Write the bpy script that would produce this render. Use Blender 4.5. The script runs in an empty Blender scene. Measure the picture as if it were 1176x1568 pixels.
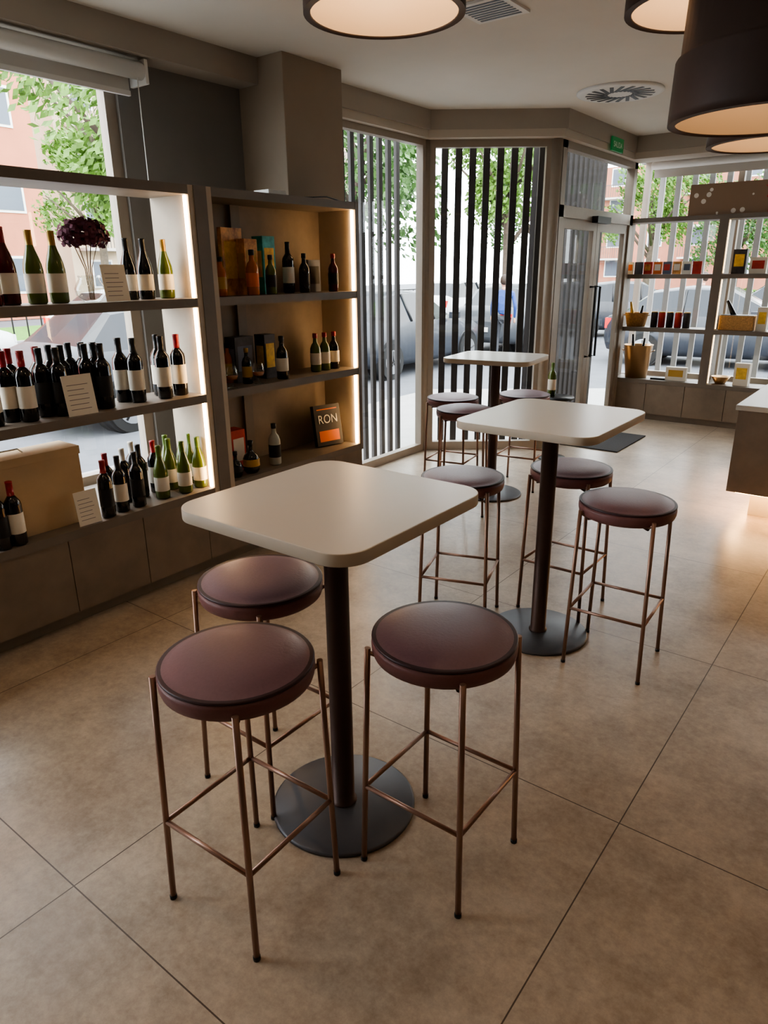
import bpy, bmesh, math, random
from mathutils import Vector, Matrix
random.seed(7)
S=bpy.context.scene
try: S.view_settings.look='AgX - Medium High Contrast'
except Exception: pass
# ---------------------------------------------------------------- materials
MATS={}
def srgb(c):
    return tuple(((v/255)/12.92 if v/255<=0.04045 else (((v/255)+0.055)/1.055)**2.4) for v in c)+(1,)
def mat(name,col,rough=0.5,metal=0.0,noise=0.0,scale=8.0,emit=None,es=0.0,bump=0.0,coat=0.0,spec=0.5,detail=6,stretch=None):
    if name in MATS: return MATS[name]
    m=bpy.data.materials.new(name); m.use_nodes=True
    nt=m.node_tree; b=nt.nodes['Principled BSDF']
    b.inputs['Base Color'].default_value=srgb(col)
    b.inputs['Roughness'].default_value=rough; b.inputs['Metallic'].default_value=metal
    b.inputs['Coat Weight'].default_value=coat
    b.inputs['Specular IOR Level'].default_value=spec
    if emit is not None:
        b.inputs['Emission Color'].default_value=srgb(emit); b.inputs['Emission Strength'].default_value=es
    if noise>0 or bump>0:
        tc=nt.nodes.new('ShaderNodeTexCoord'); n=nt.nodes.new('ShaderNodeTexNoise')
        n.inputs['Scale'].default_value=scale; n.inputs['Detail'].default_value=detail; n.inputs['Roughness'].default_value=0.6
        nt.links.new(tc.outputs['Object'],n.inputs['Vector'])
        if noise>0:
            r=nt.nodes.new('ShaderNodeValToRGB')
            c=srgb(col)
            r.color_ramp.elements[0].position=0.3; r.color_ramp.elements[1].position=0.7
            r.color_ramp.elements[0].color=tuple(v*(1-noise) for v in c[:3])+(1,)
            r.color_ramp.elements[1].color=tuple(min(1,v*(1+noise)) for v in c[:3])+(1,)
            nt.links.new(n.outputs['Fac'],r.inputs['Fac']); nt.links.new(r.outputs['Color'],b.inputs['Base Color'])
        if bump>0:
            bp=nt.nodes.new('ShaderNodeBump'); bp.inputs['Strength'].default_value=bump; bp.inputs['Distance'].default_value=0.01
            nt.links.new(n.outputs['Fac'],bp.inputs['Height']); nt.links.new(bp.outputs['Normal'],b.inputs['Normal'])
    MATS[name]=m; return m
def glassmat(name,tint=(1,1,1),refl=0.08):
    m=bpy.data.materials.new(name); m.use_nodes=True; nt=m.node_tree; nt.nodes.clear()
    o=nt.nodes.new('ShaderNodeOutputMaterial'); mx=nt.nodes.new('ShaderNodeMixShader')
    t=nt.nodes.new('ShaderNodeBsdfTransparent'); t.inputs[0].default_value=(*tint,1)
    g=nt.nodes.new('ShaderNodeBsdfGlossy'); g.inputs['Roughness'].default_value=0.02
    lw=nt.nodes.new('ShaderNodeLayerWeight'); lw.inputs['Blend'].default_value=0.25
    ml=nt.nodes.new('ShaderNodeMath'); ml.operation='MULTIPLY_ADD'; ml.inputs[1].default_value=0.35; ml.inputs[2].default_value=refl*0.5
    nt.links.new(lw.outputs['Fresnel'],ml.inputs[0]); nt.links.new(ml.outputs[0],mx.inputs[0])
    nt.links.new(t.outputs[0],mx.inputs[1]); nt.links.new(g.outputs[0],mx.inputs[2]); nt.links.new(mx.outputs[0],o.inputs[0])
    MATS[name]=m; return m
GL=glassmat('window_glass',(0.90,0.93,0.92))
GC=glassmat('clear_glassware',(0.9,0.93,0.92),0.25)

def floor_mat():
    m=bpy.data.materials.new('porcelain_tile'); m.use_nodes=True; nt=m.node_tree; b=nt.nodes['Principled BSDF']; L=nt.links
    tc=nt.nodes.new('ShaderNodeTexCoord')
    n1=nt.nodes.new('ShaderNodeTexNoise'); n1.inputs['Scale'].default_value=2.6; n1.inputs['Detail'].default_value=14; n1.inputs['Roughness'].default_value=0.74
    n2=nt.nodes.new('ShaderNodeTexNoise'); n2.inputs['Scale'].default_value=34; n2.inputs['Detail'].default_value=8; n2.inputs['Roughness'].default_value=0.8
    L.new(tc.outputs['Object'],n1.inputs['Vector']); L.new(tc.outputs['Object'],n2.inputs['Vector'])
    mx=nt.nodes.new('ShaderNodeMath'); mx.operation='MULTIPLY_ADD'; mx.inputs[1].default_value=0.38; L.new(n2.outputs['Fac'],mx.inputs[0])
    m2=nt.nodes.new('ShaderNodeMath'); m2.operation='MULTIPLY'; m2.inputs[1].default_value=0.62; L.new(n1.outputs['Fac'],m2.inputs[0]); L.new(m2.outputs[0],mx.inputs[2])
    r=nt.nodes.new('ShaderNodeValToRGB'); r.color_ramp.elements[0].position=0.37; r.color_ramp.elements[1].position=0.63
    r.color_ramp.elements[0].color=srgb((140,123,106)); r.color_ramp.elements[1].color=srgb((194,177,156)); L.new(mx.outputs[0],r.inputs['Fac'])
    sx=nt.nodes.new('ShaderNodeSeparateXYZ'); L.new(tc.outputs['Object'],sx.inputs[0])
    masks=[]
    for out,off in (('X',0.495),('Y',-0.69)):
        a=nt.nodes.new('ShaderNodeMath'); a.operation='ADD'; a.inputs[1].default_value=off+11.8; L.new(sx.outputs[out],a.inputs[0])
        d=nt.nodes.new('ShaderNodeMath'); d.operation='PINGPONG'; d.inputs[1].default_value=0.59; L.new(a.outputs[0],d.inputs[0])
        c=nt.nodes.new('ShaderNodeMath'); c.operation='LESS_THAN'; c.inputs[1].default_value=0.002; L.new(d.outputs[0],c.inputs[0]); masks.append(c)
    mm=nt.nodes.new('ShaderNodeMath'); mm.operation='MAXIMUM'; L.new(masks[0].outputs[0],mm.inputs[0]); L.new(masks[1].outputs[0],mm.inputs[1])
    mc=nt.nodes.new('ShaderNodeMix'); mc.data_type='RGBA'; L.new(mm.outputs[0],mc.inputs[0]); L.new(r.outputs[0],mc.inputs[6]); mc.inputs[7].default_value=srgb((84,70,58))
    L.new(mc.outputs[2],b.inputs['Base Color'])
    rr=nt.nodes.new('ShaderNodeMapRange'); rr.inputs['To Min'].default_value=0.25; rr.inputs['To Max'].default_value=0.42; L.new(n2.outputs['Fac'],rr.inputs['Value']); L.new(rr.outputs[0],b.inputs['Roughness'])
    bp=nt.nodes.new('ShaderNodeBump'); bp.inputs['Strength'].default_value=0.08; bp.inputs['Distance'].default_value=0.004; L.new(n2.outputs['Fac'],bp.inputs['Height']); L.new(bp.outputs[0],b.inputs['Normal'])
    MATS['porcelain_tile']=m; return m
FL=floor_mat()
CEIL=mat('ceiling_paint',(216,211,202),0.9,noise=0.03,scale=2)
WALL=mat('wall_paint_grey',(132,129,126),0.85,noise=0.05,scale=3,bump=0.03)
COLM=mat('column_paint_taupe',(158,144,128),0.85,noise=0.04,scale=3)
BULK=mat('bulkhead_paint',(170,162,151),0.85,noise=0.03,scale=3)
ALU=mat('taupe_aluminium',(164,153,140),0.45,metal=0.2,noise=0.03,scale=20)
CAB=mat('concrete_laminate',(132,118,103),0.6,noise=0.16,scale=5,detail=10)
SHF=mat('shelf_laminate',(122,112,101),0.5,noise=0.10,scale=6,detail=10)
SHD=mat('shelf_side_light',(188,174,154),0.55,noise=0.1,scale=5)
LED=mat('led_strip_emission',(255,225,180),0.5,emit=(255,210,154),es=34)
LEDF=mat('led_plinth_emission',(255,225,180),0.5,emit=(255,200,136),es=75)
FIN=mat('louver_fin_dark',(50,46,45),0.6,noise=0.05,scale=10)
TOPM=mat('table_laminate_cream',(228,222,212),0.28,noise=0.015,scale=3)
TEDGE=mat('table_edge_cream',(206,194,176),0.5)
DKM=mat('dark_bronze_metal',(76,58,52),0.45,metal=0.5,noise=0.05,scale=30)
BASM=mat('base_plate_graphite',(86,86,90),0.42,metal=0.45,noise=0.05,scale=20)
LEG=mat('stool_leg_bronze',(156,124,108),0.36,metal=0.65)
LEA=mat('plum_leather',(130,100,108),0.42,noise=0.05,scale=120,bump=0.10)
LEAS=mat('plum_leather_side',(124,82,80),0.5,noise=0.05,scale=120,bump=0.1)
PIP=mat('leather_piping',(64,42,48),0.45)
BLK=mat('black_plastic',(22,22,23),0.4)
WHT=mat('white_paint',(225,224,220),0.6)
# ---------------------------------------------------------------- mesh builder
class MB:
    def __init__(s): s.v=[];s.f=[];s.m=[];s.sm=[];s.mats=[];s.M=Matrix.Identity(4)
    def mi(s,m):
        if m not in s.mats: s.mats.append(m)
        return s.mats.index(m)
    def add(s,vs,fs,m,smooth=False):
        o=len(s.v); i=s.mi(m)
        s.v+= [tuple(s.M@Vector(p)) for p in vs]
        for f in fs: s.f.append(tuple(o+k for k in f)); s.m.append(i); s.sm.append(smooth)
    def box(s,x0,x1,y0,y1,z0,z1,m):
        if x0>x1:x0,x1=x1,x0
        if y0>y1:y0,y1=y1,y0
        vs=[(x0,y0,z0),(x1,y0,z0),(x1,y1,z0),(x0,y1,z0),(x0,y0,z1),(x1,y0,z1),(x1,y1,z1),(x0,y1,z1)]
        s.add(vs,[(0,3,2,1),(4,5,6,7),(0,1,5,4),(1,2,6,5),(2,3,7,6),(3,0,4,7)],m)
    def prism(s,poly,z0,z1,m,mt=None,smooth=False):
        n=len(poly)
        a=sum(poly[i][0]*poly[(i+1)%n][1]-poly[(i+1)%n][0]*poly[i][1] for i in range(n))
        if a<0: poly=poly[::-1]
        vs=[(p[0],p[1],z0) for p in poly]+[(p[0],p[1],z1) for p in poly]
        s.add(vs,[tuple(range(n-1,-1,-1))],m); s.add(vs,[tuple(range(n,2*n))],mt or m)
        s.add(vs,[(i,(i+1)%n,n+(i+1)%n,n+i) for i in range(n)],m,smooth)
    def lathe(s,prof,c,seg=24,smooth=True):
        cx,cy,cz=c
        for k in range(len(prof)-1):
            r0,z0=prof[k][0],prof[k][1]; r1,z1=prof[k+1][0],prof[k+1][1]; m=prof[k][2]
            vs=[];fs=[]
            for i in range(seg):
                a=2*math.pi*i/seg; ca,sa=math.cos(a),math.sin(a)
                vs.append((cx+r0*ca,cy+r0*sa,cz+z0)); vs.append((cx+r1*ca,cy+r1*sa,cz+z1))
            for i in range(seg):
                j=(i+1)%seg
                fs.append((2*i,2*j,2*j+1,2*i+1))
            s.add(vs,fs,m,smooth)
    def tube(s,pts,r,m,seg=10,cap=True):
        pts=[Vector(p) for p in pts]; rings=[]
        for k,p in enumerate(pts):
            d=(pts[min(k+1,len(pts)-1)]-pts[max(k-1,0)]).normalized()
            up=Vector((0,0,1)) if abs(d.z)<0.95 else Vector((1,0,0))
            a=d.cross(up).normalized(); b=d.cross(a).normalized()
            rr=r[k] if isinstance(r,(list,tuple)) else r
            rings.append([p+a*rr*math.cos(2*math.pi*i/seg)+b*rr*math.sin(2*math.pi*i/seg) for i in range(seg)])
        vs=[tuple(q) for rg in rings for q in rg]; fs=[]
        for k in range(len(pts)-1):
            for i in range(seg):
                j=(i+1)%seg
                fs.append((k*seg+i,(k+1)*seg+i,(k+1)*seg+j,k*seg+j))
        s.add(vs,fs,m,True)
        if cap:
            s.add(vs,[tuple(range(seg)),tuple((len(pts)-1)*seg+i for i in range(seg-1,-1,-1))],m)
    def ball(s,c,r,m,seg=10,ring=6,sc=(1,1,1)):
        vs=[];fs=[]
        for a in range(ring+1):
            t=math.pi*a/ring
            for i in range(seg):
                p=2*math.pi*i/seg
                vs.append((c[0]+r*sc[0]*math.sin(t)*math.cos(p),c[1]+r*sc[1]*math.sin(t)*math.sin(p),c[2]+r*sc[2]*math.cos(t)))
        for a in range(ring):
            for i in range(seg):
                j=(i+1)%seg; fs.append((a*seg+i,(a+1)*seg+i,(a+1)*seg+j,a*seg+j))
        s.add(vs,fs,m,True)
    def mesh(s,name):
        me=bpy.data.meshes.new(name); me.from_pydata(s.v,[],s.f)
        for m in s.mats: me.materials.append(m)
        me.polygons.foreach_set('material_index',s.m); me.polygons.foreach_set('use_smooth',s.sm)
        bm=bmesh.new(); bm.from_mesh(me); bmesh.ops.remove_doubles(bm,verts=bm.verts,dist=1e-5); bm.to_mesh(me); bm.free()
        me.update(); return me
    def obj(s,name,loc=(0,0,0),rot=0,parent=None,bevel=0,seg=2):
        o=bpy.data.objects.new(name,s.mesh(name)); S.collection.objects.link(o)
        o.location=loc; o.rotation_euler=(0,0,rot)
        if parent: o.parent=parent
        if bevel:
            b=o.modifiers.new('bevel','BEVEL'); b.width=bevel; b.segments=seg; b.limit_method='ANGLE'; b.angle_limit=math.radians(40)
        return o
def inst(name,me,loc,rot=0,sc=1,parent=None):
    o=bpy.data.objects.new(name,me); S.collection.objects.link(o); o.location=loc; o.rotation_euler=(0,0,rot)
    o.scale=(sc,sc,sc) if not isinstance(sc,tuple) else sc
    if parent: o.parent=parent
    return o
def empty(name,loc=(0,0,0),rot=0):
    e=bpy.data.objects.new(name,None); S.collection.objects.link(e); e.location=loc; e.rotation_euler=(0,0,rot); e.empty_display_size=0.1; return e
def rrect(w,h,r,n=8):
    pts=[]
    for cx,cy,a0 in ((w/2-r,h/2-r,0),(-w/2+r,h/2-r,90),(-w/2+r,-h/2+r,180),(w/2-r,-h/2+r,270)):
        for i in range(n+1):
            a=math.radians(a0+90*i/n); pts.append((cx+r*math.cos(a),cy+r*math.sin(a)))
    return pts
# ---------------------------------------------------------------- room shell
CZ=2.95
foot=[(-4.0,-1.6),(-4.0,5.70),(-3.0,6.45),(-3.0,8.95),(2.7,8.95),(2.7,-1.6)]
b=MB(); b.prism(foot,-0.15,0,FL); b.obj('floor')
b=MB(); b.prism(foot,CZ,CZ+0.2,CEIL); b.obj('ceiling')
b=MB(); b.box(-4.0,-3.87,-1.6,2.65,0,0.45,WALL); b.box(-4.0,-3.87,-1.6,2.65,2.74,CZ,WALL)
b.box(-4.0,-3.87,2.65,4.20,0,CZ,WALL); b.box(-4.0,-3.87,-1.6,-1.3,0.45,2.74,WALL); b.obj('wall_left')
b=MB(); b.box(-4.0,2.7,-1.75,-1.6,0,CZ,WALL); b.obj('wall_rear')
b=MB(); b.box(2.7,2.85,-1.6,8.95,0,CZ,WALL); b.obj('wall_right')
b=MB(); b.box(-3.0,2.7,8.85,8.95,0,0.44,WALL); b.box(-3.0,2.7,8.85,8.95,2.80,CZ,WALL); b.box(1.6,2.7,8.85,8.95,0.44,2.80,WALL); b.obj('wall_far')
b=MB(); b.box(-3.87,-3.47,3.56,4.12,0,CZ,COLM); b.obj('column_pillar',bevel=0.004)
b=MB()
b.prism([(-3.69,-1.6),(-3.69,5.53),(-2.76,6.23),(-2.76,7.95),(2.7,7.95),(2.7,8.85),(-2.95,8.85),(-2.95,6.40),(-3.87,5.68),(-3.87,-1.6)],2.80,CZ,BULK)
b.obj('trim_1')
b=MB()
b.prism([(-3.71,4.12),(-3.71,5.52),(-2.78,6.22),(-2.78,7.97),(2.7,7.97),(2.7,8.3),(-2.90,8.3),(-2.90,6.32),(-3.83,5.62),(-3.83,4.12)],2.74,2.80,mat('bulkhead_lip',(196,187,174),0.8)); b.obj('trim_2')
b=MB(); b.box(-3.87,-3.46,-1.3,3.5,0,0.47,SHF); b.obj('trim_3')
def seg_panel(name,p0,p1,z0,z1,fw=0.06,dep=0.07,mull=(),trans=(),gl=GL,glass_gap=True):
    b=MB(); p0=Vector((*p0,0)); p1=Vector((*p1,0)); d=(p1-p0); L=d.length; ang=math.atan2(d.y,d.x)
    b.M=Matrix.Translation(p0)@Matrix.Rotation(ang,4,'Z'); h=dep/2
    b.box(0,L,-h,h,z0,z0+fw,ALU); b.box(0,L,-h,h,z1-fw,z1,ALU)
    b.box(0,fw,-h,h,z0+fw,z1-fw,ALU); b.box(L-fw,L,-h,h,z0+fw,z1-fw,ALU)
    for x in mull: b.box(x-fw/2,x+fw/2,-h,h,z0+fw,z1-fw,ALU)
    for z in trans: b.box(fw,L-fw,-h,h,z-fw/2,z+fw/2,ALU)
    b.add([(fw,0,z0+fw),(L-fw,0,z0+fw),(L-fw,0,z1-fw),(fw,0,z1-fw)],[(0,1,2,3)],gl)
    return b.obj(name)
seg_panel('window_1',(-3.93,-1.3),(-3.93,2.65),0.45,2.74,fw=0.07,mull=(2.2,))
seg_panel('window_2',(-3.80,4.20),(-3.80,5.60),0.0,2.76,fw=0.07)
seg_panel('window_3',(-3.79,5.62),(-2.90,6.30),0.0,2.76,fw=0.08)
seg_panel('window_4',(-2.92,8.80),(1.6,8.80),0.44,2.80,fw=0.06,mull=(1.02,2.1,3.2))
b=MB()
for (x,y) in ((-3.80,5.61),(-2.89,6.30)): b.lathe([(0.0,0,ALU),(0.055,0,ALU),(0.055,2.76,ALU),(0,2.76,ALU)],(x,y,0),12)
b.obj('trim_4')
def door():
    b=MB(); x0,x1=-2.93,-2.84
    Y0,Y1=6.34,8.28
    b.box(x0,x1,Y0,Y0+.09,0,2.76,ALU); b.box(x0,x1,Y1-.09,Y1,0,2.76,ALU); b.box(x0,x1,Y0,Y1,2.68,2.76,ALU); b.box(x0,x1,Y0,Y1,2.12,2.22,ALU)
    b.add([(-2.88,Y0+.09,2.22),(-2.88,Y1-.09,2.22),(-2.88,Y1-.09,2.68),(-2.88,Y0+.09,2.68)],[(0,1,2,3)],GL)
    ym=(Y0+Y1)/2
    for a,c in ((Y0+.09,ym-.004),(ym+.004,Y1-.09)):
        w=.085
        b.box(-2.91,-2.86,a,a+w,0.01,2.12,ALU); b.box(-2.91,-2.86,c-w,c,0.01,2.12,ALU)
        b.box(-2.91,-2.86,a+w,c-w,2.03,2.12,ALU); b.box(-2.91,-2.86,a+w,c-w,0.01,.12,ALU)
        b.add([(-2.885,a+w,.12),(-2.885,c-w,.12),(-2.885,c-w,2.03),(-2.885,a+w,2.03)],[(0,1,2,3)],GL)
    for yy in (ym-.06,ym+.06):
        b.tube([(-2.86,yy,.8),(-2.80,yy,.8),(-2.80,yy,1.5),(-2.86,yy,1.5)],.012,BLK)
    b.box(-2.84,-2.78,ym-.2,ym+.15,2.10,2.16,BLK)
    b.obj('door_1')
door()
def fins(name,p0,p1,z0,z1,n,off,w=0.06,d=0.10,m=FIN):
    b=MB(); p0=Vector((*p0,0)); p1=Vector((*p1,0)); dd=p1-p0; L=dd.length; ang=math.atan2(dd.y,dd.x)
    b.M=Matrix.Translation(p0)@Matrix.Rotation(ang,4,'Z')
    for i in range(n):
        x=(i+.5)*L/n; b.box(x-w/2,x+w/2,off,off+d,z0,z1,m)
    b.box(0,L,off,off+d,z1,z1+.05,m); b.box(0,L,off,off+d,z0-.05,z0,m)
    return b.obj(name)
fins('louver_screen',(-3.93,4.22),(-3.93,5.62),-0.1,2.85,11,0.12,w=.05,d=.03)
fins('louver_screen',(-3.86,5.70),(-2.96,6.39),-0.1,2.85,9,0.12,w=.060,d=.03)
FG=mat('louver_fin_grey',(150,148,146),.6)
fins('louver_screen',(-2.9,8.95),(2.0,8.95),0.35,2.85,27,0.12,w=.06,d=.03,m=FG)
fins('louver_screen',(-3.12,6.5),(-3.12,8.3),-0.1,2.85,14,0.05,w=.055,d=.05)
b=MB(); b.tube([(-3.76,-1.25,2.735),(-3.76,2.74,2.735)],.045,WHT,16); b.box(-3.80,-3.795,-1.2,2.68,2.63,2.73,mat('blind_fabric',(205,203,198),.8)); b.box(-3.808,-3.787,-1.2,2.68,2.61,2.635,WHT)
b.box(-3.87,-3.72,2.74,2.76,2.67,2.79,WHT); b.tube([(-3.74,2.70,2.72),(-3.74,2.70,1.6)],.003,WHT,6); b.obj('roller_blind')
b=MB(); b.tube([(-2.8,8.62,2.74),(1.6,8.62,2.74)],.04,WHT,16); b.box(-2.78,1.58,8.65,8.655,2.62,2.74,MATS['blind_fabric']); b.obj('roller_blind')
# ---------------------------------------------------------------- left shelving
SX0,SX1=-3.45,-3.13
SZ=(0.50,1.04,1.55,2.10)
def shelving():
    b=MB(); T=.045
    U=((0.05,2.52),(2.60,3.85))
    for (a,c) in U:
        for z in SZ: b.box(SX0,SX1,a+.035,c-.035,z-T,z,SHF)
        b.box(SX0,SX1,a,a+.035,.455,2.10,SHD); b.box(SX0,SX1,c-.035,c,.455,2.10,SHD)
    b.box(SX0+.02,SX1+.004,2.52,2.60,.455,2.10,SHF)
    b.box(SX1,SX1+.003,3.815,3.85,.455,2.10,SHF)
    b.box(SX0-.012,SX0,2.60,3.85,.455,2.10,CAB)
    for z0,z1 in zip(SZ[:-1],SZ[1:]): b.box(SX0,SX0+.02,3.02,3.09,z0,z1-T,SHF)
    b.box(SX0,SX1-.03,.05,3.85,.07,.455,SHF)
    b.box(SX0,SX1-.06,.05,3.85,0,.07,SHF)
    ys=[.05,.42,.80,1.18,1.58,2.0,2.42,2.84,3.26,3.55,3.85]
    for a,c in zip(ys[:-1],ys[1:]): b.box(SX1-.03,SX1-.008,a+.002,c-.002,.075,.452,CAB)
    for (a,c) in U:
        for z0,z1 in zip(SZ[:-1],SZ[1:]):
            b.box(SX1-.03,SX1-.014,c-.046,c-.035,z0+.004,z1-T-.004,LED)
    return b.obj('wine_shelving_unit')
shelving()
# ---------------------------------------------------------------- bottles
GD=mat('bottle_glass_dark',(14,12,14),.08,spec=.7); GG=mat('bottle_glass_green',(84,98,38),.08,spec=.7); GB=mat('bottle_glass_amber',(184,100,40),.1); GR=mat('bottle_glass_ruby',(80,12,18),.1)
GCL=mat('bottle_glass_pale',(180,186,178),.08)
LW=mat('label_cream',(228,220,204),.7); LK=mat('label_black',(25,24,24),.6); LG=mat('label_gold',(190,150,70),.5); LO=mat('label_orange',(220,112,50),.6)
CR=mat('capsule_red',(150,24,30),.35); CK=mat('capsule_black',(20,20,20),.35); CG=mat('capsule_gold',(180,145,78),.35,metal=.5); CN=mat('capsule_green',(90,114,46),.35); CW=mat('capsule_white',(200,195,185),.4)
BC={}
def bottle_mesh(kind,g,l,c):
    k=(kind,g.name,l.name,c.name)
    if k in BC: return BC[k]
    b=MB()
    if kind=='bordeaux':
        p=[(0,.004,g),(.030,0,g),(.0365,.006,g),(.0370,.06,l),(.0372,.062,l),(.0372,.155,g),(.0368,.157,g),(.0368,.192,g),(.034,.207,g),(.024,.223,g),(.0155,.236,c),(.0152,.236,c),(.0148,.292,c),(.0158,.293,c),(.0155,.302,c),(0,.303,c)]
    elif kind=='burgundy':
        p=[(0,.004,g),(.034,0,g),(.040,.006,g),(.0405,.045,l),(.0407,.047,l),(.0407,.125,g),(.0400,.127,g),(.040,.14,g),(.037,.165,g),(.029,.195,g),(.020,.222,g),(.0155,.240,c),(.0148,.292,c),(.0160,.293,c),(.0155,.300,c),(0,.301,c)]
    elif kind=='spirit':
        p=[(0,.004,g),(.034,0,g),(.038,.008,g),(.038,.05,l),(.0383,.052,l),(.0383,.13,g),(.038,.132,g),(.037,.16,g),(.028,.185,g),(.016,.20,g),(.0135,.23,c),(.017,.232,c),(.017,.262,c),(0,.264,c)]
    elif kind=='round':
        p=[(0,.004,g),(.04,0,g),(.055,.02,g),(.058,.05,l),(.0583,.052,l),(.056,.10,g),(.045,.125,g),(.022,.145,g),(.0145,.16,g),(.0145,.19,c),(.02,.192,c),(.02,.225,c),(0,.227,c)]
    b.lathe(p,(0,0,0),20); BC[k]=b.mesh('bottle_'+kind); return BC[k]
def r1(p):
    u=p-584.4; return (892.8+.6074*u)/(682.7-.7944*u)
def ypix(p,row,x=3.28):
    if row==2: p=p-(619-p)*.044
    if row==3: p=p-(619-p)*.089
    return r1(p)*x
ZR={1:1.55,2:1.04,3:.50}
def bot(p,row,x,kind,g,l,c,sc=1,grp=None):
    y=ypix(p,row,-x); me=bottle_mesh(kind,g,l,c)
    if grp: return inst('bottle',me,(x,y,ZR[row]+.0005),random.uniform(0,6),sc,parent=grp)
    return inst('wine_bottle' if kind in('bordeaux','burgundy') else 'liquor_bottle',me,(x,y,ZR[row]+.0005),random.uniform(0,6),sc)
bot(-14,1,-3.24,'burgundy',GR,LW,CR,1.02); bot(14,1,-3.27,'burgundy',GR,LW,CR,1.08)
bot(56,1,-3.27,'burgundy',GG,LW,CG,1.05); bot(90,1,-3.27,'burgundy',GG,LW,CG,1.05)
for p,g in ((200,GD),(225,GD),(256,GG)): bot(p,1,-3.28,'burgundy',g,LW,CK if g==GD else CG,.98)
g2=empty('wine_bottle_group',(0,0,0)); g3=empty('wine_bottle_group',(0,0,0))
for p,x,c in ((-18,-3.24,CR),(10,-3.28,CR),(38,-3.22,CR),(20,-3.38,CR),(-8,-3.38,CR)): bot(p,2,x,'bordeaux',GD,LW,c,1.05,g2)
for p,x in ((62,-3.36),(82,-3.38),(66,-3.27),(92,-3.22),(100,-3.31),(112,-3.40),(132,-3.36),(150,-3.30),(160,-3.22),(136,-3.27)): bot(p,2,x,'bordeaux',GD,LK,random.choice((CK,CR,CK)),1.05,g2)
for p,x in ((188,-3.32),(210,-3.24),(246,-3.32),(252,-3.22),(276,-3.24)): bot(p,2,x,'bordeaux',GD,LW,random.choice((CK,CR)),1.08,g2)
for p,x,l,c in ((158,-3.18,LK,CR),(181,-3.20,LW,CK),(163,-3.30,LW,CR),(208,-3.20,LK,CK),(190,-3.32,LK,CW),(215,-3.33,LK,CK),(238,-3.34,LW,CR),(205,-3.42,LK,CW)): bot(p,3,x,'bordeaux',GD,l,c,.98,g3)
for p,x,g,l in ((246,-3.22,GG,LW),(262,-3.32,GG,LW),(282,-3.20,GG,LW),(306,-3.22,GG,LW),(295,-3.33,GG,LW),(258,-3.41,GG,LW),(283,-3.42,GG,LW)): bot(p,3,x,'burgundy',g,l,CN,.98,g3)
bot(10,3,-3.168,'bordeaux',GD,LW,CR,1.0); bot(-16,3,-3.168,'bordeaux',GD,LK,CR,1.0)
def cbox(name,y0,y1,x0,x1,z,h,m,m2=None,rot=0):
    cx,cy=(x0+x1)/2,(y0+y1)/2; b=MB(); w,d=(x1-x0)/2,(y1-y0)/2
    b.box(-w,w,-d,d,0,h,m)
    if m2: b.box(w-.0005,w+.0012,-d*.78,d*.78,h*.25,h*.8,m2); b.box(-w*.7,w*.7,-d-.0012,-d+.0005,h*.3,h*.75,m2)
    return b.obj(name,(cx,cy,z+.0005),rot,bevel=.002)
ART=mat('print_orange_art',(248,152,88),.5,noise=.7,scale=14); TEAL=mat('print_teal',(60,168,172),.5,noise=.4,scale=20); YEL=mat('print_yellow',(240,190,80),.5,noise=.3,scale=20)
DKB=mat('print_dark',(56,50,52),.5,noise=.5,scale=25); REDB=mat('print_red',(190,56,44),.5,noise=.2,scale=15); GRY=mat('print_slate',(92,98,114),.6)
bot(329,1,-3.38,'spirit',GB,LO,CK); bot(340,1,-3.20,'spirit',GB,LG,CK,.8)
y=ypix(356,1,3.34); cbox('art_book',y-.09,y+.08,-3.34,-3.31,1.55,.37,ART,YEL,rot=.1)
y=ypix(382,1); cbox('whisky_gift_box',y-.055,y+.045,-3.31,-3.24,1.55,.31,ART,LG); bot(388,1,-3.185,'spirit',GB,LO,CK,.95)
y=ypix(408,1); cbox('whisky_gift_box',y-.03,y+.07,-3.35,-3.26,1.55,.33,TEAL,YEL); bot(416,1,-3.19,'spirit',GG,LK,CK,.85)
bot(443,1,-3.28,'bordeaux',GD,LW,CK,1.0); bot(467,1,-3.24,'spirit',GD,LK,CK,.9)
y=ypix(490,1); cbox('slate_sign',y-.07,y+.06,-3.34,-3.32,1.55,.20,GRY,LK,rot=.1); bot(511,1,-3.22,'spirit',GR,LK,CR,.9)
bot(352,2,-3.36,'spirit',GB,LG,CK,.9)
y=ypix(383,2); cbox('whisky_gift_box',y-.09,y+.06,-3.38,-3.29,1.04,.27,DKB,GRY); bot(380,2,-3.235,'spirit',GD,LG,CG,.8)
y=ypix(416,2); cbox('whisky_gift_box',y-.04,y+.05,-3.37,-3.28,1.04,.27,DKB,YEL); bot(434,2,-3.20,'spirit',GD,LW,CK,1.0)
for p in (485,499,513): bot(p,2,-3.25,'spirit',GG if p<510 else GD,LW,CR,.95)
y=ypix(370,3); cbox('whisky_gift_box',y-.06,y+.05,-3.38,-3.28,.50,.26,REDB,LW); bot(386,3,-3.20,'round',GD,LG,CK,.9); bot(362,3,-3.20,'round',GD,LK,CK,.7)
bot(423,3,-3.22,'spirit',GCL,LK,CK,1.02)
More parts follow.
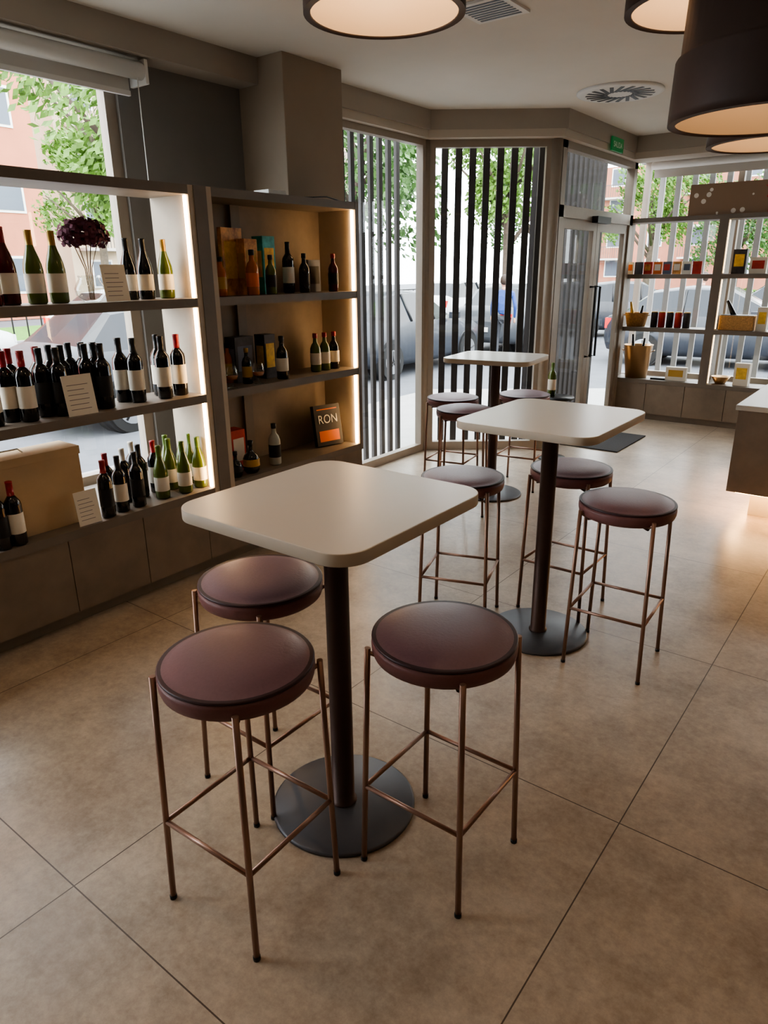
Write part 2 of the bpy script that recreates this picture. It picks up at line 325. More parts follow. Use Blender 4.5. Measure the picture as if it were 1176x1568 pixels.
def rumbook():
    e=empty('rum_book',(-3.27,3.645,.506),math.radians(-12)); e.scale=(.9,.86,.95)
    b=MB(); b.M=Matrix.Rotation(math.radians(-10),4,'Y'); b.box(-.02,.02,-.13,.13,0,.30,mat('book_cover_black',(38,32,30),.5)); b.box(-.018,.018,-.128,.132,.003,.297,LW)
    b.box(.0195,.0215,-.10,.10,.03,.11,LO); b.box(.0195,.0215,-.10,.10,.265,.272,LO)
    b.obj('cover',parent=e)
    cu=bpy.data.curves.new('ron','FONT'); cu.body='RON'; cu.size=.09; cu.extrude=.0008; cu.align_x='CENTER'
    t=bpy.data.objects.new('title',cu); S.collection.objects.link(t); t.parent=e; t.data.materials.append(LW)
    t.matrix_local=Matrix.Rotation(math.radians(-10),4,'Y')@Matrix.Translation((.0225,0,.165))@Matrix.Rotation(math.radians(90),4,'Z')@Matrix.Rotation(math.radians(90),4,'X')
rumbook()
def snifter(name,y,x,z):
    b=MB(); b.lathe([(0,.0,GC),(.03,.001,GC),(.004,.006,GC),(.004,.035,GC),(.03,.05,GC),(.038,.075,GC),(.034,.10,GC),(.026,.125,GC)],(0,0,0),20)
    b.lathe([(0,.0455,GB),(.028,.052,GB),(.0355,.072,GB),(0,.072,GB)],(0,0,0),20); return b.obj(name,(x,y,z+.0005))
snifter('snifter_glass',ypix(356,2,3.18),-3.18,1.04); snifter('snifter_glass',ypix(397,2,3.17),-3.17,1.04)
def flower():
    y=ypix(140,1,3.27); e=empty('dried_hydrangea_vase',(-3.27,y,1.551))
    b=MB(); b.lathe([(0,.002,GC),(.04,0,GC),(.072,.03,GC),(.076,.06,GC),(.062,.09,GC),(.05,.105,GC),(.056,.12,GC)],(0,0,0),24); b.obj('vase',parent=e)
    F1=mat('hydrangea_petal',(104,52,70),.8,noise=.35,scale=60); st=mat('flower_stem',(120,90,60),.8)
    b=MB()
    for i in range(5): 
        a=i*1.3; b.tube([(.01*math.cos(a),.01*math.sin(a),.01),(.015*math.cos(a),.015*math.sin(a),.15),(.05*math.cos(a),.06*math.sin(a),.27)],.0025,st,6)
    b.obj('stems',parent=e)
    b=MB()
    for k in range(620):
        u=random.uniform(-.6,1); a=random.uniform(0,6.28); s=math.sqrt(max(0,1-u*u)); rr=random.uniform(.7,1)
        c=Vector((.09*s*math.cos(a)*rr,.125*s*math.sin(a)*rr,.30+.085*u*rr)); n=Vector((s*math.cos(a)+random.uniform(-.5,.5),s*math.sin(a)+random.uniform(-.5,.5),u+random.uniform(-.5,.5))).normalized()
        t=n.orthogonal().normalized(); q=n.cross(t); z=.013
        b.add([tuple(c+t*z),tuple(c+q*z),tuple(c-t*z),tuple(c-q*z)],[(0,1,2,3)],F1)
    b.obj('flower_head',parent=e)
flower()
def card(name,y,x,z,w,h,rot=0,m=LW):
    b=MB(); b.M=Matrix.Rotation(math.radians(-8),4,'Y'); b.box(-.0015,.0015,-w/2,w/2,0,h,m)
    ink=mat('printed_ink',(120,112,112),.7)
    for i in range(6): b.box(.0015,.002,-w*.38,w*(.15+.2*random.random()),h*(.15+.12*i),h*(.165+.12*i),ink)
    return b.obj(name,(x,y,z+.001),rot)
card('shelf_sign_card',ypix(180,1,3.17),-3.17,1.55,.13,.17); card('shelf_sign_card',ypix(122,2,3.15),-3.15,1.04,.15,.19); card('price_tag_card',ypix(128,3,3.15),-3.15,.50,.12,.17)
def crate():
    W=mat('kraft_board',(200,172,134),.75,noise=.06,scale=6); b=MB()
    b.box(-3.40,-3.225,1.20,1.75,.5005,.88,W); b.box(-3.405,-3.22,1.195,1.755,.845,.885,W); b.tube([(-3.31,1.36,.885),(-3.31,1.38,.905),(-3.31,1.5,.905),(-3.31,1.52,.885)],.004,LW,8)
    b.obj('wooden_wine_case',bevel=.003)
crate()
b=MB(); b.box(-3.28,-3.16,3.08,3.22,2.1005,2.125,WHT); b.tube([(-3.22,3.22,2.11),(-3.2,3.4,2.105),(-3.18,3.6,2.12),(-3.2,3.78,2.104)],.004,BLK,8); b.obj('wifi_router',bevel=.004)
# ---------------------------------------------------------------- back shelving
def backshelf():
    b=MB(); y0,y1=8.28,8.58; T=.045; xs=[-2.93,-1.90,-.80,.30,1.40]
    Z=(.46,1.04,1.61,2.19)
    for z in Z: b.box(xs[0],xs[-1],y0,y1,z-T,z,SHF)
    for i,x in enumerate(xs):
        w=.05 if i in(0,4) else .09
        for z0,z1 in zip(Z[:-1],Z[1:]): b.box(x-w/2,x+w/2,y0,y1,z0,z1-T,SHF)
        if i<4:
            for z0,z1 in zip(Z[:-1],Z[1:]):
                b.box(x+w/2,x+w/2+.01,y0+.03,y0+.045,z0+.01,z1-T-.01,mat('led_strip_dim',(255,235,205),.5,emit=(255,220,170),es=4))
    b.box(xs[0],xs[-1],y0+.03,y1,.0,.415,SHF)
    x=xs[0]
    while x<1.35: b.box(x+.003,x+.425,y0,y0+.03,.07,.413,CAB); x+=.428
    b.box(xs[0],xs[-1],y1,8.85,0,.43,SHF)
    return b.obj('display_shelving_unit')
backshelf()
def bpx(p,row):
    return {0:-3.0+(p-945)*.0065,1:-3.0+(p-945)*.0065,2:-2.97+(p-940)*.0064,3:-2.94+(p-930)*.0062}[row]
def bbox(name,p,row,w,h,m,m2=None,d=.08,y=8.40,z=None):
    zz={0:2.19,1:1.61,2:1.04,3:.46}[row]; b=MB(); b.box(-w/2,w/2,-d/2,d/2,0,h,m)
    if m2: b.box(-w*.36,w*.36,-d/2-.001,-d/2+.0005,h*.3,h*.8,m2)
    return b.obj(name,(bpx(p,row),y,zz+.0005),random.uniform(-.1,.1),bevel=.002)
cols=[LW,GRY,REDB,LO,GRY,ART,LW,REDB]
for i,p in enumerate(range(966,1080,16)): bbox('greeting_card_box',p,1,.09,.13,cols[i%8],cols[(i+3)%8],d=.04)
bbox('boxed_gift',1142,1,.13,.24,DKB,YEL); bbox('boxed_gift',1170,1,.16,.16,LW,REDB); 
for i,p in enumerate((1008,1021,1035,1049,1063)):
    b=MB(); m=(DKB,REDB)[i%2]; b.lathe([(0,0,m),(.038,0,m),(.038,.15,m),(.036,.16,LG),(.034,.17,LG),(0,.17,LG)],(0,0,0),20); b.obj('coffee_tin',(bpx(p,2),8.42,1.0405))
def bucket(name,loc,r0,r1,h,m,fill=None):
    b=MB(); b.lathe([(0,.003,m),(r0,0,m),(r1,h,m),(r1+.006,h+.004,m),(r1-.004,h,m),(r0-.004,.01,m),(0,.01,m)],(0,0,0),28)
    for s in(-1,1): b.tube([(s*r1*.96,-.03,h*.8),(s*(r1+.02),-.03,h*.85),(s*(r1+.02),.03,h*.85),(s*r1*.96,.03,h*.8)],.004,m,8)
    if fill:
        b.tube([(-.03,0,.03),(-.08,0,h+.12)],[.03,.012],fill,10); b.tube([(.03,0,.03),(.06,0,h+.08)],[.03,.012],GD,10)
    return b.obj(name,loc)
BR=mat('brushed_bronze',(190,152,108),.3,metal=.8); WK=mat('wicker',(196,152,98),.8,noise=.3,scale=60)
bucket('champagne_bucket',(-2.68,8.43,.4605),.12,.16,.37,BR,GD)
bucket('gift_basket',(-2.74,8.43,1.0405),.10,.13,.15,WK,CG)
b=MB(); b.box(-.17,.17,-.1,.1,0,.15,WK); b.box(-.16,.16,-.09,.09,.145,.155,DKB); b.tube([(.0,0,.06),(-.13,0,.30)],[.04,.014],GD,12); b.obj('gift_basket',(-1.66,8.43,1.0405),bevel=.01)
bbox('boxed_gift',1182,2,.10,.24,LW,YEL)
bbox('boxed_gift',1047,3,.22,.15,LW,LG); bbox('serving_tray',1016,3,.16,.02,BLK,None,d=.12)
b=MB(); b.lathe([(0,.0,BR),(.05,0,BR),(.10,.08,BR),(.095,.08,BR),(.04,.01,BR),(0,.01,BR)],(0,0,0),24); b.obj('serving_bowl',(-1.75,8.43,.4605))
bbox('boxed_gift',1157,3,.15,.24,LW,YEL)
def starbox():
    m=bpy.data.materials.new('star_kraft_paper'); m.use_nodes=True; nt=m.node_tree; bs=nt.nodes['Principled BSDF']; bs.inputs['Roughness'].default_value=.7
    tc=nt.nodes.new('ShaderNodeTexCoord'); v=nt.nodes.new('ShaderNodeTexVoronoi'); v.inputs['Scale'].default_value=10; nt.links.new(tc.outputs['Object'],v.inputs['Vector'])
    r=nt.nodes.new('ShaderNodeValToRGB'); r.color_ramp.interpolation='CONSTANT'; r.color_ramp.elements[0].color=srgb((238,232,222)); r.color_ramp.elements[1].position=.24; r.color_ramp.elements[1].color=srgb((150,126,104))
    nt.links.new(v.outputs['Distance'],r.inputs['Fac']); nt.links.new(r.outputs['Color'],bs.inputs['Base Color'])
    b=MB(); b.box(-.5,.5,-.1,.1,0,.30,m); b.box(.26,.29,-.102,.102,-.0,.303,REDB); b.tube([(.27,-.1,.2),(.22,-.13,.25),(.275,-.105,.22),(.33,-.13,.26),(.275,-.105,.22),(.24,-.12,.14)],.006,REDB,8)
    b.obj('wrapped_gift_box',(-1.78,8.42,2.1905),bevel=.004)
starbox()
# ---------------------------------------------------------------- counter
b=MB(); b.box(-.93,.9,5.15,6.6,.2,.77,CAB); b.box(-.945,.915,5.135,6.615,.77,.805,mat('counter_top_light',(204,199,190),.35)); b.box(-.80,.75,5.33,6.45,0,.2,SHD)
b.box(-.88,.84,5.20,5.22,.185,.2,LEDF); b.box(-.89,-.87,5.24,6.5,.185,.2,LEDF); b.obj('sales_counter',bevel=.003)
b=MB(); b.box(-.1,.1,-.15,.15,0,.012,BLK); b.obj('payment_tray',(-.66,5.9,.8055))
# ---------------------------------------------------------------- tables
def table(loc,w=.65,d=.65,rot=0):
    e=empty('bistro_table',(*loc,0),rot)
    b=MB(); pts=rrect(w,d,.085,10); b.prism(pts,1.036,1.07,TEDGE,TOPM,True); o=b.obj('top',parent=e,bevel=.003)
    b=MB(); b.lathe([(0,0,BASM),(.228,0,BASM),(.235,.003,BASM),(.235,.010,BASM),(.228,.014,BASM),(.05,.016,BASM),(0,.016,BASM)],(0,0,0),56); b.obj('base_plate',parent=e)
    b=MB(); b.lathe([(.043,.014,DKM),(.043,.022,DKM),(.036,.024,DKM),(.036,1.02,DKM),(.09,1.021,DKM),(.09,1.036,DKM)],(0,0,0),28)
    b.box(-.2,.2,-.02,.02,1.020,1.036,DKM); b.box(-.02,.02,-.2,.2,1.020,1.036,DKM); b.obj('column',parent=e)
table((-1.262,1.415),.64,.65); table((-1.255,2.87),.63,.70); table((-2.54,4.72),.66,.58,math.radians(8))
# ---------------------------------------------------------------- stools
def stool_meshes():
    s=MB(); R=.198
    pr=[(0,.690,LEAS),(.165,.690,LEAS),(.185,.692,LEAS),(.194,.699,LEAS),(R,.712,LEAS),(R+.001,.728,LEAS),(R-.002,.742,PIP)]
    for i in range(7):
        a=math.radians(-80+i*28); pr.append((R-.004+.0045*math.cos(a),.746+.0045*math.sin(a),PIP))
    pr+=[(R-.012,.7495,LEA),(R-.03,.757,LEA),(.13,.765,LEA),(.07,.769,LEA),(0,.770,LEA)]
    s.lathe(pr,(0,0,0),56)
    seat=s.mesh('stool_seat')
    f=MB(); k=.205/math.sqrt(2); ft=.165
    tops=[];fe=[]
    for sx,sy in ((1,1),(-1,1),(-1,-1),(1,-1)):
        t=Vector((sx*(k+.004),sy*(k+.004),.722)); q=Vector((sx*ft,sy*ft,0.0)); tops.append(t);fe.append(q)
        f.tube([q+Vector((0,0,.004)),t],.0085,LEG,12)
        f.tube([q,q+Vector((0,0,.012))],.010,BLK,12)
        f.tube([t-Vector((0,0,.012)),Vector((sx*k*.8,sy*k*.8,.683))],.006,LEG,8)
    z=.27
    pts=[fe[i].lerp(tops[i],z/.722) for i in range(4)]
    for i in range(4): f.tube([pts[i],pts[(i+1)%4]],.007,LEG,10)
    f.tube([(-k*.85,-k*.85,.683),(k*.85,k*.85,.683)],.008,DKM,8); f.tube([(-k*.85,k*.85,.683),(k*.85,-k*.85,.683)],.008,DKM,8)
    f.lathe([(0,.676,DKM),(.10,.676,DKM),(.10,.691,DKM)],(0,0,0),20)
    return seat,f.mesh('stool_frame')
SE,FR=stool_meshes()
def stool(x,y,rot=0):
    e=empty('bar_stool',(x,y,0),math.radians(rot)); inst('seat',SE,(0,0,0),parent=e); inst('frame',FR,(0,0,0),parent=e)
for a in ((-1.25,1.01,2),(-.895,1.435,0),(-1.565,1.39,0),(-1.65,2.78,18),(-1.29,3.22,0),(-.885,2.855,3),(-2.85,4.62,10),(-2.53,4.26,25),(-2.46,5.06,8)): stool(*a)
# ---------------------------------------------------------------- pendant lamps
LO1=mat('lampshade_outer',(70,56,52),.6,noise=.05,scale=40); LI=mat('lampshade_inner',(224,200,170),.5)
BULB=mat('bulb_glow',(255,240,215),.4,emit=(255,225,180),es=8)
def lamp(x,y,z,D,h,en=2.6):
    e=empty('pendant_lamp',(x,y,z)); R=D/2; b=MB()
    b.lathe([(R,0,LO1),(R*1.0,.02,LO1),(R*.985,h*.48,LO1),(R*.97,h*.5,LO1),(R*.94,h*.52,LO1),(R*.92,h,LO1),(.03,h+.01,LO1)],(0,0,0),56)
    b.lathe([(R,0,LO1),(R-.02,-.002,LO1),(R-.022,.004,LI),(R*.97-.022,h*.5,LI),(R*.90-.02,h-.01,LI),(.03,h-.005,LI)],(0,0,0),56)
    b.obj('shade',parent=e)
    b=MB(); b.tube([(0,0,h),(0,0,CZ-z-.02)],.006,BLK,8); b.lathe([(0,CZ-z-.03,BLK),(.05,CZ-z-.03,BLK),(.05,CZ-z-.001,BLK)],(0,0,0),20); b.lathe([(.02,h-.07,BLK),(.02,h,BLK)],(0,0,0),12); b.obj('cord',parent=e)
    b=MB(); b.ball((0,0,h-.10),.04,BULB,14,10); b.obj('bulb',parent=e)
    l=bpy.data.lights.new('lamp_light','POINT'); l.energy=en; l.color=(1,.80,.58); l.shadow_soft_size=.045; lo=bpy.data.objects.new('light',l); S.collection.objects.link(lo); lo.parent=e; lo.location=(0,0,h-.16)
lamp(-1.53,2.03,2.427,.50,.30); lamp(-.738,2.65,2.437,.50,.30); lamp(-.485,2.495,2.08,.56,.34,1.1); lamp(-.66,3.50,2.15,.50,.30,1.4)
# ---------------------------------------------------------------- ceiling diffuser, grille, exit sign, misc
def diffuser():
    b=MB(); R=.32
    b.lathe([(R,0,WHT),(R,-.012,WHT),(R-.03,-.02,WHT),(0,-.02,WHT)],(0,0,0),48)
    for i in range(20):
        a=2*math.pi*i/20; b.M=Matrix.Rotation(a,4,'Z')@Matrix.Translation((.17,0,-.0215))@Matrix.Rotation(.35,4,'Z'); b.box(-.085,.085,-.014,.014,-.001,.001,BLK)
    b.M=Matrix.Identity(4); b.obj('ceiling_air_diffuser',(-2.23,5.93,CZ-.0005))
diffuser()
b=MB(); b.box(-.15,.15,-.15,.15,-.012,0,WHT)
for i in range(8): b.box(-.12,.12,-.12+i*.032,-.104+i*.032,-.0135,-.012,BLK)
b.obj('ceiling_vent_grille',(-2.12,3.72,CZ-.0005))
e=empty('exit_sign',(-2.745,7.35,2.80)); b=MB(); b.box(-.008,.008,-.15,.15,-.06,.06,mat('exit_green',(30,90,50),.5,emit=(40,130,70),es=.25)); b.obj('plate',parent=e)
cu=bpy.data.curves.new('exit','FONT'); cu.body='SALIDA'; cu.size=.07; cu.extrude=.0005; cu.align_x='CENTER'; t=bpy.data.objects.new('lettering',cu); S.collection.objects.link(t); t.parent=e; t.data.materials.append(WHT); t.location=(.009,0,-.025); t.rotation_euler=(math.radians(90),0,math.radians(90))
b=MB(); b.box(-2.77,-2.18,6.55,7.40,.0005,.012,mat('door_mat_fibre',(52,50,50),.95,noise=.3,scale=90,bump=.3)); b.obj('door_mat',bevel=.004)
e=empty('side_table',(-2.62,6.02,0)); b=MB(); b.lathe([(0,.56,BLK),(.17,.56,BLK),(.17,.575,BLK),(0,.575,BLK)],(0,0,0),32); b.tube([(0,0,.01),(0,0,.56)],.012,BLK); b.lathe([(0,0,BLK),(.13,0,BLK),(.13,.01,BLK),(0,.01,BLK)],(0,0,0),32); b.obj('stand',parent=e)
inst('wine_bottle',bottle_mesh('bordeaux',GG,LW,CN),(-2.66,6.02,.5755))
for x,y,en in ((-.3,.1,14),(1.2,1.6,18),(-2.3,.6,20),(1.2,4.2,24),(.6,6.2,24)):  # unseen ceiling spots with fittings, added for warm light on the near floor
    e=empty('added_downlight',(x,y,CZ)); b=MB(); b.lathe([(.06,-.004,WHT),(.05,-.004,BULB),(0,-.003,BULB)],(0,0,0),24); b.obj('trim_ring',parent=e)
    l=bpy.data.lights.new('added_spot','SPOT'); l.energy=en; l.color=(1,.68,.42); l.spot_size=math.radians(120); l.spot_blend=.8; l.shadow_soft_size=.05; lo=bpy.data.objects.new('light',l); S.collection.objects.link(lo); lo.parent=e; lo.location=(0,0,-.02)
# ---------------------------------------------------------------- exterior
GZ=-.15
AS=mat('asphalt',(88,90,95),.85,noise=.15,scale=3); PV=mat('pavement_slabs',(150,148,145),.8,noise=.08,scale=4); KB=mat('kerb_stone',(160,158,156),.8)
b=MB(); b.box(-60,60,-30,90,GZ-.1,GZ-.02,AS); b.obj('street_ground')
b=MB()
for k in range(14): b.box(-10.9,-10.78,-14+k*4.4,-14+k*4.4+2.6,GZ-.0195,GZ-.016,WHT)
b.obj('road_marking')
b=MB(); b.prism([(-6.3,-10),(-6.3,9.5),(-3.5,11.5),(12,11.5),(12,8.97),(-3.02,8.97),(-3.02,6.47),(-4.02,5.72),(-4.02,-10)],GZ-.02,GZ,PV); b.obj('sidewalk')
GRS=mat('grass',(84,130,44),.9,noise=.3,scale=6); LF=mat('leaf_green',(92,126,48),.6,noise=.35,scale=4); LF2=mat('leaf_dark',(62,96,40),.6,noise=.3,scale=4); BK=mat('tree_bark',(84,72,62),.9,noise=.3,scale=12)
b=MB(); b.box(-26,-20,-20,40,GZ-.02,GZ+.06,GRS); b.box(-20,-19.8,-20,40,GZ-.02,GZ+.1,KB); b.obj('grass_verge')
b=MB(); b.box(-10,30,24,34,GZ-.02,GZ+.06,GRS); b.obj('grass_verge')
b=MB()
for i in range(120): b.box(-19.72,-19.69,-15+i*.4,-15+i*.4+.03,GZ,GZ+1.0,BLK)
b.box(-19.73,-19.68,-15,33,GZ+.95,GZ+1.0,BLK); b.obj('park_fence')
def tree_mesh(leafm,n=2600,seed=1,spread=2.0,hh=1.7,tz=4.2):
    rnd=random.Random(seed); b=MB()
    b.tube([(0,0,0),(.05,.02,1.4),(.0,.0,2.8),(.1,.1,4.4)],[.17,.13,.11,.05],BK,10)
    for i in range(7):
        a=i*.9; b.tube([(0,0,2.2+.22*i),(.8*math.cos(a),.8*math.sin(a),3.1+.2*i),(1.5*math.cos(a),1.5*math.sin(a),3.7+.22*i)],[.06,.04,.015],BK,6)
    bl=[(rnd.uniform(-1,1)*spread*.6,rnd.uniform(-1,1)*spread*.6,tz+rnd.uniform(-1,1)*hh*.6,rnd.uniform(.5,1.0)) for _ in range(12)]
    for k in range(n):
        c=rnd.choice(bl); u=rnd.uniform(-1,1); a=rnd.uniform(0,6.28); s=math.sqrt(1-u*u); r=c[3]*rnd.uniform(.4,1.05)
        p=Vector((c[0]+r*s*math.cos(a),c[1]+r*s*math.sin(a),c[2]+r*u)); nn=Vector((rnd.uniform(-1,1),rnd.uniform(-1,1),rnd.uniform(-.2,1))).normalized(); t=nn.orthogonal().normalized(); q=nn.cross(t); z=rnd.uniform(.04,.075)
        b.add([tuple(p+t*z*1.4),tuple(p+q*z*.7),tuple(p-t*z*1.4),tuple(p-q*z*.7)],[(0,1,2,3)],leafm)
    return b.mesh('tree')
T1=tree_mesh(LF,5200,1); T2=tree_mesh(LF2,5200,5,2.2,1.9,4.0)
for i,(x,y,s,r) in enumerate([(-10.7,7.6,1.0,0),(-10.6,13.0,1.05,2),(-10.3,19.5,1.1,1),(-23,2.0,.8,1),(-23,14.5,1.1,3),(-22,23,1.2,5),(-8.2,26,.95,3),(-5.3,25.5,.78,2),(-2.0,26,.85,0),(-13.5,28,1.2,2),(1.5,26.5,.95,5),(5.5,27.5,1.2,5)]):
    inst('street_tree',(T1,T2)[i%2],(x,y,GZ-.02),r,s)
def hedge(name,x0,x1,y0,y1,h):
    b=MB(); rnd=random.Random(3)
    b.box(x0+.1,x1-.1,y0+.1,y1-.1,GZ+.06,GZ+h-.12,LF2)
    for k in range(3500):
        p=Vector((rnd.uniform(x0,x1),rnd.uniform(y0,y1),GZ+.1+rnd.uniform(0,h-.1))); nn=Vector((rnd.uniform(-1,1),rnd.uniform(-1,1),rnd.uniform(-1,1))).normalized(); t=nn.orthogonal(); q=nn.cross(t); z=.09
        b.add([tuple(p+t*z),tuple(p+q*z),tuple(p-t*z),tuple(p-q*z)],[(0,1,2,3)],LF)
    b.obj(name)
hedge('hedge',-6,10,22.9,23.8,1.2)
def building(name,x0,x1,y0,y1,h,m,face,ny,nz):
    b=MB(); b.box(x0,x1,y0,y1,GZ,h,m); WD=mat('facade_window_dark',(84,92,104),.2); RA=mat('balcony_rail',(80,80,80),.5); SL=mat('balcony_slab',(190,184,176),.8)
    fh=h/nz
    for k in range(nz):
        for i in range(ny):
            z=k*fh+.9
            if face=='+x':
                w=(y1-y0)/ny; yc=y0+(i+.5)*w
                b.box(x1-.1,x1+.04,yc-.65,yc+.65,z,z+1.5,WHT); b.box(x1,x1+.06,yc-.55,yc+.55,z+.1,z+1.4,WD)
                if i%2==0 and k>0:
                    b.box(x1,x1+1.0,yc-1.3,yc+1.3,k*fh-.15,k*fh,SL); b.box(x1+.96,x1+1.0,yc-1.3,yc+1.3,k*fh+.95,k*fh+1.0,RA)
                    for q in range(14): b.box(x1+.96,x1+.99,yc-1.3+q*.2,yc-1.27+q*.2,k*fh,k*fh+.95,RA)
            else:
                w=(x1-x0)/ny; xc=x0+(i+.5)*w
                b.box(xc-.65,xc+.65,y0-.04,y0+.1,z,z+1.5,WHT); b.box(xc-.55,xc+.55,y0-.06,y0,z+.1,z+1.4,WD)
                if i%2==0 and k>0:
                    b.box(xc-1.3,xc+1.3,y0-1,y0,k*fh-.15,k*fh,SL); b.box(xc-1.3,xc+1.3,y0-1,y0-.96,k*fh+.95,k*fh+1.0,RA)
                    for q in range(14): b.box(xc-1.3+q*.2,xc-1.27+q*.2,y0-1,y0-.97,k*fh,k*fh+.95,RA)
    b.obj(name)
SAL=mat('facade_salmon_brick',(182,114,88),.85,noise=.08,scale=1.2); BEI=mat('facade_beige',(190,172,146),.85,noise=.05,scale=1); BRK=mat('facade_brick',(158,102,80),.85,noise=.1,scale=1.5)
building('apartment_building',-42,-31,-12,17,19,SAL,'+x',10,6)
building('apartment_building',-48,-38,22,46,15,BEI,'+x',7,5)
building('apartment_building',-26,-8,66,78,10,BRK,'-y',5,4)
building('apartment_building',-2,22,66,78,9,BEI,'-y',7,4)
def car_mesh(paint,name='car'):
    b=MB(); DG=mat('car_glass',(30,34,40),.12,spec=.4); TY=mat('tyre_rubber',(24,24,24),.9); RIM=mat('alloy_rim',(170,172,176),.3,metal=.8); TL=mat('tail_light',(180,20,20),.3,emit=(200,20,20),es=1.2); HLm=mat('head_light',(230,230,235),.15)
    secs=[(-2.12,.70,.38,.72,.72,.60),(-2.05,.80,.28,.92,.94,.66),(-1.75,.86,.22,.98,1.05,.62),(-1.25,.88,.20,.98,1.42,.60),(-.6,.89,.20,.97,1.50,.60),(.15,.89,.20,.96,1.47,.60),(.95,.88,.20,.95,1.02,.62),(1.6,.85,.22,.86,.88,.62),(2.0,.78,.28,.72,.75,.60),(2.12,.66,.38,.60,.62,.52)]
    rings=[]
    for x,w,s,bz,rz,rw in secs:
        half=[(0,s),(w*.85,s),(w,s+.12),(w*1.01,(s+bz)/2),(w*.96,bz),(rw,bz+(rz-bz)*.9),(rw*.8,rz),(0,rz+.01)]
        ring=[(x,-p[0],p[1]) for p in half]+[(x,p[0],p[1]) for p in half[::-1][1:-1]]
        rings.append(ring)
    n=len(rings[0]); vs=[p for r in rings for p in r]
    for k in range(len(rings)-1):
        for i in range(n):
            j=(i+1)%n; f=(k*n+i,k*n+j,(k+1)*n+j,(k+1)*n+i)
            isg=(i in (4,9)) and 2<=k<=5
            if i in (5,6,7,8) and k in (2,5): isg=True
            b.add(vs,[f],DG if isg else paint,not isg)
    b.add(vs,[tuple(range(n-1,-1,-1)),tuple((len(rings)-1)*n+i for i in range(n))],paint)
    for x in (-1.3,1.32):
        for sy in (-1,1):
            b.tube([(x,sy*.92,.31),(x,sy*.68,.31)],.32,TY,28); b.tube([(x,sy*.925,.31),(x,sy*.90,.31)],.21,RIM,20)
            b.tube([(x,sy*.885,.33),(x,sy*.60,.33)],.37,BLK,24)
            for q in range(5):
                a=q*1.2566; b.tube([(x,sy*.928,.31),(x+.19*math.cos(a+.3),sy*.928,.31+.19*math.sin(a+.3))],.016,BLK,4)
    for sy in (-1,1):
        b.box(-2.10,-1.98,sy*.55,sy*.79,.70,.90,TL); b.box(1.92,2.08,sy*.48,sy*.74,.56,.70,HLm)
        b.box(.55,.72,sy*.90,sy*1.05,.96,1.08,paint)
        for xx in (-.62,.12): b.tube([(xx-.02,sy*.86,.97),(xx-.02,sy*.615,1.44)],.022,BLK,6)
    b.box(-2.14,-2.09,-.26,.26,.50,.60,WHT); b.box(2.10,2.14,-.26,.26,.42,.52,WHT)
    return b.mesh(name)
CS=mat('car_paint_silver',(64,67,72),.4,coat=.2); CWt=mat('car_paint_white',(215,216,218),.35,coat=.3); CD=mat('car_paint_dark',(40,44,52),.4,coat=.2); CRd=mat('car_paint_red',(160,28,32),.35,coat=.3)
MS,MW,MD,MR=car_mesh(CS),car_mesh(CWt),car_mesh(CD),car_mesh(CRd)
h=math.radians(90)
for me,x,y,r in ((MS,-8.5,6.2,h),(MD,-8.4,11.4,h),(MS,-8.3,16.6,h),(MW,-15.5,5.0,h),(MW,-15.5,10.6,h),(MR,-15.5,.2,h),(MD,-15.5,16.2,h),(MD,-6.9,20.9,.4),(MW,-2.2,20.5,0),(MD,2.9,20.6,0),(MW,-13.4,22.0,h),(MD,-3.3,15.4,.1)):
    inst('parked_car',me,(x,y,GZ-.02),r)
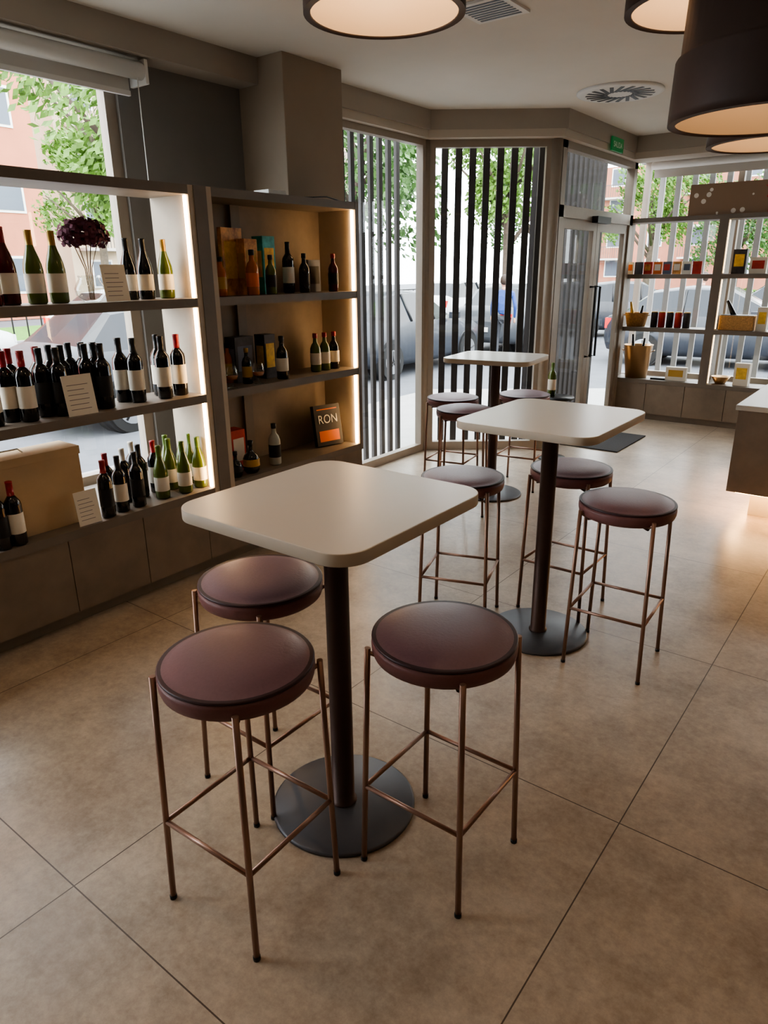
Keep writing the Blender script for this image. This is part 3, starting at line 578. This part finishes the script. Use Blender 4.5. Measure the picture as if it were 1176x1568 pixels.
def person(x,y,rot,top,bot_,hair=(50,36,26),h=1.7):
    e=empty('pedestrian',(x,y,GZ-.02 ),rot)
    m1=mat('cloth_%d_%d_%d'%top,top,.8); m2=mat('cloth_%d_%d_%d'%bot_,bot_,.8); sk=mat('skin',(200,150,125),.6); hr=mat('hair_%d'%hair[0],hair,.7)
    def skin(name,vs,es,rad,m,root=0):
        me=bpy.data.meshes.new(name); me.from_pydata(vs,es,[]); me.materials.append(m); o=bpy.data.objects.new(name,me); S.collection.objects.link(o); o.parent=e
        md=o.modifiers.new('skin','SKIN')
        for i,r in enumerate(rad): me.skin_vertices[0].data[i].radius=(r,r*.8)
        me.skin_vertices[0].data[root].use_root=True
        sb=o.modifiers.new('sub','SUBSURF'); sb.levels=1; sb.render_levels=1
        return o
    skin('legs',[(0,0,.92),(.09,0,.86),(.11,.12,.48),(.11,.02,.10),(.11,.16,.05),(-.09,0,.86),(-.11,-.02,.48),(-.11,-.20,.12),(-.11,-.08,.05)],[(0,1),(1,2),(2,3),(3,4),(0,5),(5,6),(6,7),(7,8)],[.13,.10,.065,.045,.04,.10,.065,.045,.04],m2)
    skin('torso',[(0,0,.92),(0,0,1.15),(0,0,1.38),(0,0,1.46),(.18,0,1.38),(.24,-.05,1.12),(.24,.08,.88),(-.18,0,1.38),(-.24,.05,1.12),(-.24,.2,.92)],[(0,1),(1,2),(2,3),(2,4),(4,5),(5,6),(2,7),(7,8),(8,9)],[.15,.14,.15,.06,.065,.05,.035,.065,.05,.035],m1)
    b=MB(); b.tube([(0,0,1.42),(0,.01,1.52)],.05,sk,10); b.ball((0,.01,1.61),.10,sk,14,10,(.8,.95,1.15)); b.ball((0,.105,1.60),.016,sk,8,6,(.7,1,1.2)); b.ball((0,-.015,1.64),.108,hr,14,10,(.84,.95,1.05))
    b.ball((.24,.10,.82),.04,sk,8,6,(.6,.8,1.3)); b.ball((-.24,.24,.86),.04,sk,8,6,(.6,.8,1.3))
    for s in(-1,1): b.ball((s*.083,.01,1.60),.02,sk,6,5,(.5,1,1.4)); b.ball((s*.032,.10,1.625),.010,BLK,6,5)
    b.box(-.02,.02,.098,.106,1.555,1.561,REDB); b.obj('head',parent=e)
person(-4.4,18.0,1.2,(50,58,84),(40,42,54)); person(-2.6,18.2,-1.4,(200,36,40),(54,60,84)); person(-7.2,13.6,.5,(46,70,130),(36,38,44))
# ---------------------------------------------------------------- world
w=bpy.data.worlds.new('overcast'); S.world=w; w.use_nodes=True; nt=w.node_tree; bg=nt.nodes['Background']
tc=nt.nodes.new('ShaderNodeTexCoord'); n=nt.nodes.new('ShaderNodeTexNoise'); n.inputs['Scale'].default_value=1.6; n.inputs['Detail'].default_value=6
nt.links.new(tc.outputs['Generated'],n.inputs['Vector']); r=nt.nodes.new('ShaderNodeValToRGB'); r.color_ramp.elements[0].color=(.80,.87,.96,1); r.color_ramp.elements[1].color=(.98,.99,1,1); r.color_ramp.elements[0].position=.35; r.color_ramp.elements[1].position=.6
nt.links.new(n.outputs['Fac'],r.inputs['Fac']); nt.links.new(r.outputs['Color'],bg.inputs['Color']); bg.inputs['Strength'].default_value=13
# ---------------------------------------------------------------- camera
F=1070.;P=math.radians(19.07);R=math.radians(.6);T=math.radians(37.4)
cd=bpy.data.cameras.new('camera'); cam=bpy.data.objects.new('camera',cd); S.collection.objects.link(cam); S.camera=cam
cd.sensor_fit='VERTICAL'; cd.sensor_height=36; cd.lens=F/1568*36; cd.clip_start=.02; cd.clip_end=300
fh=Vector((-math.sin(T),math.cos(T),0)); rt=Vector((math.cos(T),math.sin(T),0)); up=Vector((0,0,1))
fw=fh*math.cos(P)-up*math.sin(P); u0=up*math.cos(P)+fh*math.sin(P)
ix=rt*math.cos(R)-u0*math.sin(R)*1.0; iy=u0*math.cos(R)+rt*math.sin(R)
M=Matrix((ix,iy,-fw)).transposed().to_4x4(); M.translation=Vector((0,0,1.68)); cam.matrix_world=M
